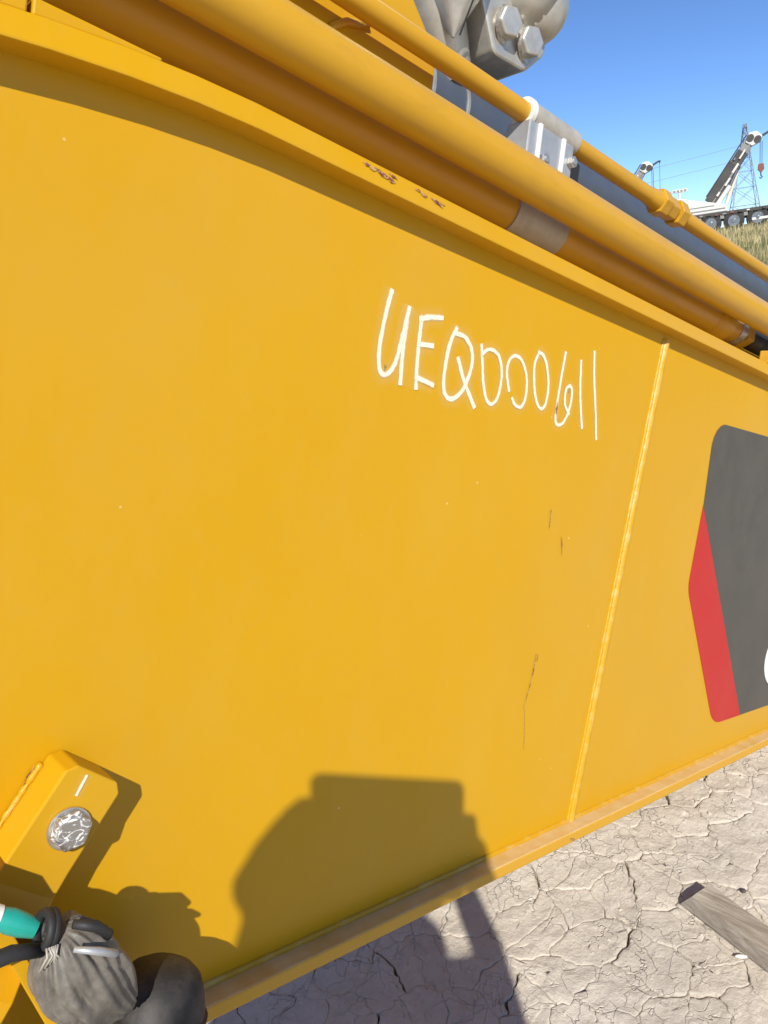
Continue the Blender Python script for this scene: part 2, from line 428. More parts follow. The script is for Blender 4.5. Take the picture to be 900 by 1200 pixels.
g = G(); g.strip([XB-.001, XB+.02], .001, .60, zl, zf); g.build('end_plate', M['yellow'], boom)
g = G(); g.strip([XA-.02, XA+.001], .001, .60, zl, zf); g.build('end_plate', M['yellow'], boom)
# fillet welds along plate and flanges: lumpy beads
def bead(name, pts, r, parent, step=.006, n=7, seed=0, amp=.12):
    rnd = random.Random(seed); path = []
    for a, b in zip(pts, pts[1:]):
        a, b = Vector(a), Vector(b); k = max(2, int((b-a).length/step)); path += [a + (b-a)*i/k for i in range(k)]
    path.append(Vector(pts[-1]))
    rad = [r*(1 + amp*math.sin(i*1.9) + rnd.uniform(-amp, amp)) for i in range(len(path))]
    gg = G(); gg.tube(path, rad, n); return gg.build(name, M['weld'], parent, True)
bead('weld_bead', [(x, .001, zl(x)+.001) for x in [-.2 + 2.97*i/40 for i in range(41)]], .0065, boom, .012, 8, 1, .05)
# raised seam across the plate
g = G(); a, b = Vector((1.500, 0, .318)), Vector((1.384, 0, -.688)); dv = (b-a).normalized(); nv = Vector((-dv.z, 0, dv.x))
pts = []
K = 120; prof = [(-.009, 0), (-.0075, -.005), (-.003, -.0085), (.003, -.0085), (.0075, -.005), (.009, 0)]
vs = []
for i in range(K+1):
    c = a + (b-a)*i/K; s = 1 + .05*noise.noise((i*.45, 1, 0)); o = .0007*noise.noise((i*.2, 5, 0))
    vs += [c + nv*(u*s+o) + Vector((0, w*s + .0005, 0)) for u, w in prof]
fs = [(i*6+k, i*6+k+1, i*6+7+k, i*6+6+k) for i in range(K) for k in range(5)]
g.add(vs, fs); g.build('seam_strip', M['weld'], boom, True)
bead('weld_bead', [tuple(a + nv*(-.0105 if nv.x > 0 else .0105)), tuple(b + nv*(-.0105 if nv.x > 0 else .0105))], .0034, boom, .007, 7, 3, .14)

# ---- decal on the plate (grey field, red corner, white letter edge)
def poly_sheet(name, poly, y, mat, parent, thick=.0006):
    gg = G(); gg.prism(poly, y, y+thick); return gg.build(name, mat, parent)
def rounded(poly, rads, n=6):
    out = []
    for i, p in enumerate(poly):
        p = Vector(p); a = Vector(poly[i-1]); b = Vector(poly[(i+1) % len(poly)]); r = rads[i]
        if not r: out.append(tuple(p)); continue
        u, v = (a-p).normalized(), (b-p).normalized(); h = u.angle(v)/2; t = r/math.tan(h)
        c = p + (u+v).normalized()*r/math.sin(h); p0, p1 = p+u*t-c, p+v*t-c
        for k in range(n+1): out.append(tuple(c + (p0*(1-k/n) + p1*(k/n)).normalized()*r))
    return out
decal = poly_sheet('decal', rounded([(1.782, .1846), (2.66, .1846), (2.66, -.5765), (2.2005, -.5775), (1.7855, -.0135)], [.06, .05, .05, 0, 0]), -.0012, M['decal_grey'], boom)
poly_sheet('stripe', rounded([(1.7835, -.0125), (2.2015, -.5778), (2.025, -.5775), (1.766, -.209)], [0, 0, .085, .07]), -.0013, M['decal_red'], decal).data
def ring_letter(cx, cz, rx, rz, t, a0, a1):
    o, i_ = [], []
    for k in range(25):
        w = R(a0 + (a1-a0)*k/24); o.append((cx+rx*math.cos(w), cz+rz*math.sin(w))); i_.append((cx+(rx-t)*math.cos(w), cz+(rz-t)*math.sin(w)))
    return o + i_[::-1]
poly_sheet('letter', ring_letter(2.43, -.435, .107, .085, .042, 50, 310), -.0024, M['decal_white'], decal)

# ---- handwritten serial in white paint
def ribbon(strokes, width, y, name, mat, parent, taper=False):
    verts, faces, uvs = [], [], []
    for si, s in enumerate(strokes):
        P = lin(s, 8) if len(s) > 2 else lin(s, 4); yy = y - .0003*si; n0 = len(verts); L = 0
        w0 = width
        e0 = (P[0]-P[1]).normalized()*width*.12; e1 = (P[-1]-P[-2]).normalized()*width*.12
        P = [P[0]+e0] + P[1:-1] + [P[-1]+e1]
        for i, p in enumerate(P):
            t = (P[min(i+1, len(P)-1)] - P[max(i-1, 0)]).normalized(); nn = Vector((-t.y, t.x))
            ww = w0*(1 + .12*noise.noise((p.x*25, p.y*25, si)))
            if taper: ww *= max(.15, math.sin(math.pi*(i+.3)/(len(P)-.4)))
            for sgn in (-1, 1):
                q = p + nn*ww/2*sgn; verts.append((q.x, yy - .000012*i, q.y)); uvs.append((i/len(P), .5+.5*sgn))
        faces += [(n0+2*i, n0+2*i+1, n0+2*i+3, n0+2*i+2) for i in range(len(P)-1)]
    me = bpy.data.meshes.new(name); me.from_pydata(verts, [], faces); lay = me.uv_layers.new(name='UVMap')
    for lp in me.loops: lay.data[lp.index].uv = uvs[lp.vertex_index]
    return link(name, me, mat, parent)
GLYPHS = [
 ('U', [[(0.7234, 0.2341), (0.7193, 0.2132), (0.7141, 0.1747), (0.7136, 0.1455), (0.7177, 0.1274), (0.7269, 0.1205), (0.7392, 0.1281), (0.7479, 0.1475), (0.754, 0.1827), (0.76, 0.2189)], [(0.76, 0.2189), (0.7585, 0.1922), (0.7577, 0.1535), (0.76, 0.1152)]]),
 ('E', [[(0.788, 0.2113), (0.7876, 0.1851), (0.7893, 0.1461), (0.7924, 0.1137)], [(0.7868, 0.211), (0.8074, 0.2176), (0.8278, 0.2207)], [(0.7882, 0.1743), (0.802, 0.1756), (0.8146, 0.1772)], [(0.7914, 0.1267), (0.8077, 0.1249), (0.8246, 0.1218)]]),
 ('Q', [[(0.8634, 0.2115), (0.8529, 0.1867), (0.8486, 0.1473), (0.852, 0.1183), (0.8642, 0.1077), (0.8808, 0.1119), (0.8982, 0.1323), (0.9075, 0.1667), (0.9017, 0.189), (0.8846, 0.2033), (0.8647, 0.2049)], [(0.8758, 0.1681), (0.893, 0.1408), (0.9241, 0.1039)]]),
 ('0', [[(0.9256, 0.1982), (0.9332, 0.1711), (0.9402, 0.1436), (0.9527, 0.119), (0.9678, 0.1128), (0.9804, 0.1279), (0.9832, 0.1602), (0.974, 0.1855), (0.9587, 0.1958), (0.9412, 0.1954), (0.93, 0.1872)]]),
 ('0', [[(1.0071, 0.1417), (0.9961, 0.1672), (0.9976, 0.1872), (1.0114, 0.1986), (1.0316, 0.1932), (1.0483, 0.1708), (1.0531, 0.141), (1.045, 0.1195), (1.0282, 0.1197), (1.0181, 0.1283)]]),
 ('0', [[(1.0756, 0.2154), (1.0672, 0.1944), (1.0732, 0.1594), (1.0861, 0.1329), (1.1007, 0.1234), (1.1118, 0.1338), (1.1128, 0.1656), (1.0995, 0.2), (1.0847, 0.214), (1.074, 0.2146)]]),
 ('6', [[(1.1522, 0.2279), (1.1486, 0.1872), (1.1464, 0.144), (1.1473, 0.1119), (1.1562, 0.1022), (1.1735, 0.1097), (1.186, 0.1387), (1.1863, 0.1661), (1.1775, 0.1745), (1.167, 0.1659), (1.1688, 0.1418), (1.1841, 0.1264)]]),
 ('1', [[(1.2033, 0.2224), (1.2145, 0.1647), (1.2337, 0.107)]]),
 ('1', [[(1.2424, 0.246), (1.2533, 0.1986), (1.2713, 0.1446), (1.2868, 0.0919)]]),
]
for ch, strokes in GLYPHS:
    o = ribbon(strokes, .036 if ch in 'UEQ' else .029, -.0008, 'painted_character', M['marker'], side); o['label'] = 'handwritten white character ' + ch

# ---- rust and scratches
for s, w in [([(1.169, -.046), (1.170, -.056)], .010), ([(1.170, -.054), (1.172, -.085)], .004), ([(1.213, -.098), (1.219, -.112), (1.222, -.132)], .007),
             ([(1.183, -.316), (1.180, -.36), (1.166, -.415)], .006), ([(1.168, -.41), (1.18, -.47), (1.184, -.50)], .003), ([(1.189, -.318), (1.189, -.33)], .006),
             ([(1.144, .142), (1.147, .118)], .010), ([(.283, -.414), (.290, -.385), (.298, -.36)], .014)]:
    ribbon([s], w, -.0022, 'rust_mark', M['rust'], side, True)
rr_ = random.Random(4)
for x, dz, w in ((.632, .024, .016), (.640, .021, .012), (.655, .022, .020), (.668, .020, .018), (.676, .023, .012), (.722, .022, .010), (.732, .021, .014), (.757, .020, .016), (.764, .016, .012), (.771, .019, .008)):
    zz = zf(x)+dz; ribbon([[(x-w*.55, zz+rr_.uniform(-.002, .003)), (x, zz+rr_.uniform(-.003, .002)), (x+w*.55, zz+rr_.uniform(-.005, .001))]], w*.8, -FO-.0012-.0002*rr_.random(), 'rust_mark', M['rust'], boom, True)
for o in [c for c in boom.children if c.name.startswith('rust_mark')]:
    for v in o.data.vertices: v.co.y += .010*min(1.05, max(0, (v.co.z-zf(v.co.x))/FT))
ribbon([[(1.335, zl(1.33)-.013), (1.35, zl(1.35)-.015)]], .012, -.0362, 'rust_mark', M['rust'], boom, True)

# ---- hydraulic lines above the flange
def line_z(z0, k): return lambda x: z0 + k*(x-.5)
fz = line_z(.463, -.011); FY, FR = -.03, .0318
rz = line_z(.452, -.011); RY, RR = .066, .0420
sz = line_z(.638, 0); SY, SR = .10, .0175
def xtube(name, x0, x1, y, zfun, r, mat, parent, n=32, steps=24):
    gg = G(); gg.tube([(x0+(x1-x0)*i/steps, y, zfun(x0+(x1-x0)*i/steps)) for i in range(steps+1)], r, n)
    return gg.build(name, M[mat], parent, sharp=40)
front = xtube('hydraulic_tube', -.6, 2.72, FY, fz, FR, 'yellow_tube', boom)
rear = xtube('hydraulic_tube', -.6, 1.80, RY, rz, RR, 'yellow_tube', boom)
xtube('grey_sleeve', 1.005, 1.145, RY, rz, RR+.0035, 'sleeve', rear)
g = G(); g.tube([(x, RY, rz(x)) for x in (1.79, 1.81, 1.86, 1.90, 1.93)], [RR, RR*1.22, RR*1.18, RR*.85, RR*.85], 28); g.build('flared_end', M['yellow_tube'], rear, sharp=40)
xtube('steel_band', 1.93, 1.965, RY, rz, RR*.9, 'zinc', rear)
g = G(); g.hexnut((1.985, RY, rz(1.98)), (1, 0, 0), RR*1.05, .035); g.build('nut', M['yellow_tube'], rear, bev=(.002, 2))
xtube('hose', 2.0, 2.7, RY, rz, RR*.7, 'black', rear)
g = G(); g.box((2.02, -.02, zf(2.0)+FT+.018), (.045, .02, .016)); g.build('saddle', M['yellow_rough'], boom, bev=(.003, 2))
g = G(); g.hexnut((2.02, -.02, zf(2.0)+FT+.04), (0, 0, 1), .012, .012, (1, 0, 0)); g.build('bolt', M['black'], boom)
# saddles that carry the two tubes
for x in (-.45, 2.5):
    g = G(); g.box((x, .03, (zf(x)+FT+fz(x)-.035)/2), (.02, .06, (fz(x)-.045-zf(x)-FT)/2+.008)); g.build('saddle', M['yellow_rough'], boom, bev=(.003, 2))
g = G(); g.strip([-.6, .2, .47, 1.5, 2.7], .125, .145, lambda x: zf(x)+FT-.001, lambda x: .50); g.build('gap_filler', M['yellow'], boom)  # added plate, closes the gap where sky showed under the rear tube
# tall pads standing on the flange at the left
g = G(); g.strip([-.45, -.2, 0, .1, .2, .224], -.021, .012, lambda x: zf(x)+FT+.0005, lambda x: .383); g.build('pad', M['yellow'], boom, bev=(.002, 2))
g = G(); g.strip([.2285, .3, .355], -.021, .012, lambda x: zf(x)+FT+.0005, lambda x: max(.3815, zf(x)+FT+.003)); g.build('pad', M['yellow'], boom, bev=(.002, 2))
small = xtube('hydraulic_tube', -.2, 2.72, SY, sz, SR, 'yellow_tube', boom, 24)
sl = xtube('grey_sleeve', 1.083, 1.225, SY, sz, SR+.006, 'sleeve', small)
xtube('sleeve_lip', 1.074, 1.084, SY, sz, SR+.0085, 'white', small)
for x0, r in ((1.575, .029), (1.612, .025), (1.655, .029)):
    g = G(); g.hexnut((x0, SY, sz(x0)), (1, 0, 0), r, .034 if r > .026 else .038, (0, .5, 1)); g.build('nut', M['yellow_tube'], small, bev=(.0025, 2))
g = G(); g.tube([(1.52, SY, sz(0)), (1.56, SY, sz(0))], [SR, SR*1.25], 24); g.build('collar', M['yellow_tube'], small, sharp=40)
# clamp block beneath the small tube
clamp = G(); clamp.box((1.14, .105, .587), (.068, .026, .035)); clamp = clamp.build('clamp_block', M['clamp'], boom, bev=(.003, 2))
for x in (1.10, 1.172):
    g = G(); g.box((x, .0775, .588), (.004, .0025, .034)); g.build('rib', M['white'], clamp)
for x, z in ((1.118, .566), (1.20, .590)):
    g = G(); g.hexnut((x, .074, z), (0, 1, 0), .011, .010); g.tube([(x, .066, z), (x, .074, z)], .006, 12); g.build('bolt', M['zinc'], clamp, bev=(.001, 2))
g = G(); g.box((1.235, .12, .585), (.03, .02, .028)); g.build('gap_shade_block', M['black'], boom, bev=(.004, 2))  # black block stands in for the dark gap between clamp and cylinder
# cylinder behind the lines
g = G(); g.tube([(x, .265, .646) for x in (.3, 1.0, 2.0, 2.74)], .077, 40); cyl = g.build('hydraulic_cylinder', M['rod'], boom, sharp=40)
g = G(); g.tube([(.88, .265, .646), (1.06, .265, .646)], .081, 40); g.build('cylinder_collar', M['rod'], cyl, sharp=40)
for x in (.93, 1.02):
    g = G(); g.tube([(x, .265, .646), (x+.006, .265, .646)], .0835, 40); g.build('collar_ring', M['fitting'], cyl, sharp=40)
# yellow lug plate
lug = G(); lug.prism(rounded([(.45, .38), (.888, .38), (.888, .665), (.80, .745), (.62, .80), (.45, .80)], [0, 0, .04, .08, .1, 0], 8), .14, .165); lug = lug.build('lug_plate', M['yellow'], boom, bev=(.002, 2, 40))
g = G(); g.tube([(.66, .139, .585), (.675, .139, .612), (.70, .139, .63), (.74, .139, .642)], .006, 10); g.build('weld_bead', M['weld'], lug, True)
# plated flange fitting above
fit = empty('flange_fitting', (1.03, .17, .80)); fit.parent = boom
g = G(); g.prism(rounded([(-.05, .16), (-.05, .0), (-.005, -.072), (.085, -.065), (.135, -.015), (.135, .03), (.06, .05), (.02, .16)], [0, .02, .02, .03, .03, .02, .02, 0]), -.03, .05); body = g.build('flange_half', M['fitting'], fit, bev=(.007, 3, 25))
g = G(); g.tube([(-.125, -.015, .16), (-.115, -.015, .06), (-.108, -.015, .0), (-.10, -.02, -.085)], [.075, .072, .060, .002], 28); g.build('cone', M['fitting'], fit, sharp=50)
g = G(); g.tube([(-.14, .03, .06), (-.10, .035, -.03), (-.035, .05, -.10)], [.065, .055, .045], 24); g.build('neck', M['fitting'], fit, sharp=50)
g = G(); g.tube([(-.113, -.0875, .06), (-.104, -.0775, .0), (-.096, -.031, -.083)], .0016, 6); g.build('parting_line', M['black'], fit)
g = G(); g.tube([(-.02, 0, .16), (.02, -.005, .11), (.065, -.012, .075), (.10, -.015, .062)], [.05, .062, .068, .066], 28); g.sphere((.10, -.015, .062), (.066, .066, .066), 28, 14); g.build('elbow', M['fitting'], fit, True)
for (x, z) in ((.008, -.018), (.072, -.022)):
    g = G(); g.hexnut((x, -.040, z), (0.15, 1, .1), .027, .026, (.3, 0, 1)); bl = g.build('bolt', M['fitting'], fit, bev=(.005, 3))
    g = G(); g.tube([(x, -.028, z), (x+.002, -.034, z)], .031, 24); g.build('washer', M['zinc'], bl)

# ---- bracket with bolt at the lower left
br = empty('hose_bracket', (.348, 0, -.3595)); br.parent = boom
wd = Vector((.060, 0, -.037)).normalized(); ld = Vector((-.055, 0, -.0885)).normalized()
W = .071
prof = [(0, -.05), (.10, -.05), (.125, -.052), (.15, -.060), (.175, -.073), (.21, -.088), (.30, -.095)]
vs, fs = [], []
c0 = .010
for d_, y_ in prof:
    l = -W/2 + (c0 if d_ == 0 else 0); r_ = W/2 - (c0 if d_ == 0 else 0)
    for s, yy in ((l, y_), (r_, y_), (r_, -.001), (l, -.001)):
        p = wd*s + ld*d_; vs.append((p.x, yy, p.z))
    if d_ == 0:
        for s, yy in ((-W/2, y_), (W/2, y_), (W/2, -.001), (-W/2, -.001)):
            p = wd*s + ld*c0; vs.append((p.x, yy, p.z))
n = len(vs)//4
fs = [(i*4+k, i*4+(k+1) % 4, i*4+4+(k+1) % 4, i*4+4+k) for i in range(n-1) for k in range(4)] + [(0, 1, 2, 3), (n*4-1, n*4-2, n*4-3, n*4-4)]
g = G(); g.add(vs, fs); plate_o = g.build('plate', M['yellow'], br, bev=(.0022, 2, 30))
bp = [Vector((0, 0, 0)) + wd*(-W/2-.002) + ld*.02, wd*(-W/2-.002) + ld*.2]
bead('weld_bead', [(p.x, -.004, p.z) for p in bp], .0032, br, .004, 7, 5, .22)
bc = wd*(.004) + ld*.058
bolt = G(); bolt.tube([(bc.x, -.0505, bc.z), (bc.x, -.054, bc.z)], .0225, 32, True, (1, 0, 0)); bolt.build('washer', M['zinc'], br, bev=(.0008, 2))
bolt = G(); bolt.tube([(bc.x, -.054, bc.z), (bc.x, -.0615, bc.z), (bc.x, -.0645, bc.z)], [.0215, .0215, .0175], 6, True, (1, 0, .25)); bo = bolt.build('bolt_head', M['bolt'], br, bev=(.0018, 2, 20))
mk = [Vector((.326-.348, 0, -.376+.3595)), Vector((.334-.348, 0, -.359+.3595))]
ribbon([[(mk[0].x, mk[0].z), (mk[1].x, mk[1].z)]], .016, -.0512, 'paint_mark', M['marker'], plate_o)
# lower cradle plate that the wrapped hose lies on
cr_ = empty('cradle', (.25, -.12, -.49)); cr_.parent = boom
def P2(x, z, y): return (x-.25, y+.12, z+.49)
g = G(); q = [(.200, -.405), (.235, -.462), (.2905, -.572), (.315, -.600), (.42, -.66)]
vs = []
for x, z in q: vs += [P2(x, z, -.130), P2(x+.012, z+.005, -.130), P2(x+.012, z+.005, -.055), P2(x, z, -.055)]
g.add(vs, [(i*4+k, i*4+(k+1) % 4, i*4+4+(k+1) % 4, i*4+4+k) for i in range(4) for k in range(4)] + [(0, 1, 2, 3), (19, 18, 17, 16)]); g.build('edge_bar', M['yellow'], cr_, bev=(.001, 2, 60))
g = G(); g.add([P2(.235, -.452, -.098), P2(.30, -.485, -.098), P2(.42, -.60, -.098), P2(.43, -.655, -.098), P2(.32, -.602, -.098), P2(.298, -.572, -.098),
                P2(.235, -.452, -.0925), P2(.30, -.485, -.0925), P2(.42, -.60, -.0925), P2(.43, -.655, -.0925), P2(.32, -.602, -.0925), P2(.298, -.572, -.0925)],
               [(0, 1, 2, 3, 4, 5), (11, 10, 9, 8, 7, 6)] + [(i, (i+1) % 6, (i+1) % 6+6, i+6) for i in range(6)]); g.build('back_plate', M['yellow'], cr_)
g = G(); g.box(P2(.31, -.545, -.046), (.02, .0455, .02)); g.build('standoff', M['yellow'], cr_)

BM = Matrix.Translation((0, .8, 1.6)) @ Matrix.Rotation(R(19.706), 4, 'Y')
def bw(x, y, z): return BM @ Vector((x, y, z))

# ------------------------------------------------------------------ wrapped hose in the bracket
hose = empty('wrapped_hose', bw(.30, -.15, -.50), (0, R(19.706), 0))
tag(hose, 'hose end wrapped in a pleated grey bag with teal tape, by the bolted bracket', 'hose')
def L(x, y, z): return Vector((x-.30, y+.15, z+.50))
ax0, ax1 = L(.277, -.15, -.452), L(.352, -.140, -.560)
ad = (ax1-ax0).normalized(); au = Vector((.9, 0, .45)); au = (au-ad*au.dot(ad)).normalized(); av = ad.cross(au)
NU, NV = 160, 40; vs = []; Ln = (ax1-ax0).length
for j in range(NV+1):
    t = j/NV; sag = Vector((-.004, 0, -.008))*math.sin(math.pi*min(1, t*1.05))
    r = .010 + .0275*math.sin(math.pi*min(1, (t*.97)**.72))**.75 if t < .97 else .013
    for k in range(NU):
        w = 2*math.pi*k/NU
        ph_ = 5.5*w + 2.0*t + 1.2*math.sin(2*w+1) + .9*noise.noise((math.cos(w)*2, math.sin(w)*2, t*1.6))
        crease = abs(math.sin(ph_)); pl = crease**.55 - .62 + .22*math.sin(21*w - 5*t) * (1-t*.5)
        rr = r*(1 + .22*pl*(.75+.5*abs(t-.5)) + .16*noise.noise((math.cos(w)*1.6, math.sin(w)*1.6, t*3.4)))
        vs.append(ax0 + ad*(Ln*t*1.02) + sag + au*rr*math.cos(w) + av*rr*.95*math.sin(w))
fs = [(j*NU+k, j*NU+(k+1) % NU, (j+1)*NU+(k+1) % NU, (j+1)*NU+k) for j in range(NV) for k in range(NU)] + [tuple(range(NU)), tuple(range(NV*NU, (NV+1)*NU))]
g = G(); g.add(vs, fs); bag = g.build('grey_bag', M['bag'], hose, True)
# gathered fold and shiny strip where it is tied
g = G(); g.tube([L(.278, -.185, -.450), L(.298, -.192, -.455), L(.317, -.185, -.468), L(.325, -.165, -.482)], [.0025, .0036, .0034, .002], 12); g.build('shiny_fold', M['clamp'], hose, True)
g = G(); g.tube([L(.284, -.165, -.440), L(.302, -.172, -.444), L(.317, -.168, -.458), L(.323, -.155, -.474)], [.004, .0052, .0048, .003], 12); g.build('dark_fold', M['black'], hose, True)
g = G(); g.tube([L(.200, -.112, -.424), L(.235, -.1225, -.440)], .0105, 20); g.build('white_sleeve', M['white'], hose, sharp=40)
g = G(); g.tube([L(.233, -.122, -.439), L(.243, -.126, -.444), L(.253, -.130, -.449), L(.264, -.135, -.454)], [.0090, .0112, .0105, .008], 20); g.build('teal_tape', M['teal'], hose, sharp=50)
for a_ in (.0, .35):
    g = G()
    ring = [L(.266, -.147, -.449) + ad.cross(Vector((0, 1, 0)))*0 + Vector((.3*math.sin(w+a_)*.012, math.cos(w)*.014, math.sin(w)*.014)) + Vector((a_*.016, 0, -a_*.004)) for w in [2*math.pi*i/20 for i in range(21)]]
    g.tube(ring, .0045, 8, False); g.build('black_tie', M['black'], hose, True)
for k in range(6):
    b = L(.262+k*.0020, -.166, -.454); g = G(); g.tube([b, b+Vector((.003*math.sin(k), -.004, -.006)), b+Vector((-.004+.002*k, .0, -.020+.002*(k % 3)))], .0011, 6); g.build('string', M['sleeve'], hose, True)
g = G(); g.tube([L(.150, .0, -.50), L(.155, -.06, -.495), L(.170, -.12, -.478), L(.20, -.158, -.458), L(.235, -.16, -.452), L(.262, -.155, -.462)], [.009, .009, .009, .008, .007, .006], 14); g.build('black_strap', M['black'], hose, True)

# dark rubber capped hose below
cap = empty('capped_hose', bw(.42, -.10, -.62), (0, R(19.706), 0))
tag(cap, 'thick dark rubber hose with rounded end cap under the grey bag', 'hose')
def K2(x, y, z): return Vector((x-.42, y+.10, z+.62))
prof = [(0, .012), (.004, .026), (.012, .038), (.024, .047), (.042, .0525), (.07, .055), (.12, .055), (.2, .055)]
d0 = Vector((-.25, -.1, -.95)).normalized(); top = K2(.428, -.095, -.566)
g = G(); g.tube([top + d0*s for s, r in prof], [r for s, r in prof], 40)
for v in g.v: v += (v-top).normalized()*(.006*noise.noise(v*28) + .003*noise.noise(v*75))
o = g.build('rubber_cap', M['cap'], cap, True)
g = G(); g.tube([top + d0*.05 + Vector((math.cos(w), 0, 0))*0 for w in (0,)] + [top + d0*.058], .0562, 40); g.build('rim', M['cap'], o, True)
g = G(); g.tube([top + d0*.18, top + d0*.28 + Vector((-.04, .02, 0)), top + d0*.40 + Vector((-.14, .05, 0))], .045, 24); g.build('hose_body', M['black'], cap, True)
h2 = empty('black_hose', bw(.22, -.06, -.55), (0, R(19.706), 0)); tag(h2, 'plain dark hose running down behind the yellow cradle plate', 'hose')
g = G(); g.tube([(-.20, .062, .01), (-.14, .035, .0), (-.06, .02, -.01), (.0, .01, -.045), (.035, .0, -.12), (.05, 0, -.2)], .019, 20); g.build('tube', M['black'], h2, True)

# ------------------------------------------------------------------ timber and litter on the ground
tb = empty('wooden_beam', (1.45, .55, 0)); tag(tb, 'weathered grey length of wood lying on the cracked mud', 'wood')
td = Vector((-.245, -.97, 0)).normalized(); tw = Vector((.97, -.245, 0)).normalized()
e = Vector((1.487, .755, 0)) - Vector((1.45, .55, 0)); hw = .037; hh = .048
N = 26; vs = []
for i in range(N+1):
    s = i*.035
    for k, (a_, z_) in enumerate([(-1, 0), (-1, .6), (-.88, .97), (-.3, 1), (.3, 1), (.88, .97), (1, .6), (1, 0)]):
        ch = max(0, z_)*.034 if i == 0 else 0
        p = e + td*(s+ch*(1 if i == 0 else 0)) + tw*hw*a_*(1+.04*noise.noise((s*6, a_, 2)))
        p.z = z_*hh + (.003*noise.noise((s*9, a_*4, 7)) if 0 < z_ else 0) + .008
        vs.append(p)
fs = [(i*8+k, i*8+k+1, i*8+9+k, i*8+8+k) for i in range(N) for k in range(7)] + [(i*8+7, i*8, i*8+8, i*8+15) for i in range(N)] + [tuple(range(8)), tuple(range(N*8, N*8+8))]
g = G(); g.add(vs, fs); g.build('beam', M['timber'], tb, sharp=50)
g = G(); g.sphere((0, 0, 0), (.005, .014, .004), 10, 6, (Vector((.8, .6, 0)), Vector((-.6, .8, 0)), Vector((0, 0, 1))))
o = g.build('white_scrap', M['white']); o.location = (1.392, .588, .012); tag(o, 'small white plastic scrap beside the timber', 'scrap')
g = G(); g.sphere((0, 0, 0), (.008, .007, .005), 7, 5)
o = g.build('hole_shade', M['crane_dark']); o.location = (1.585, .665, .008); tag(o, 'small dark lump standing for a shaded hole on the far side of the timber', 'hole')  # dark lump stands in for the shade of a hole in the mud

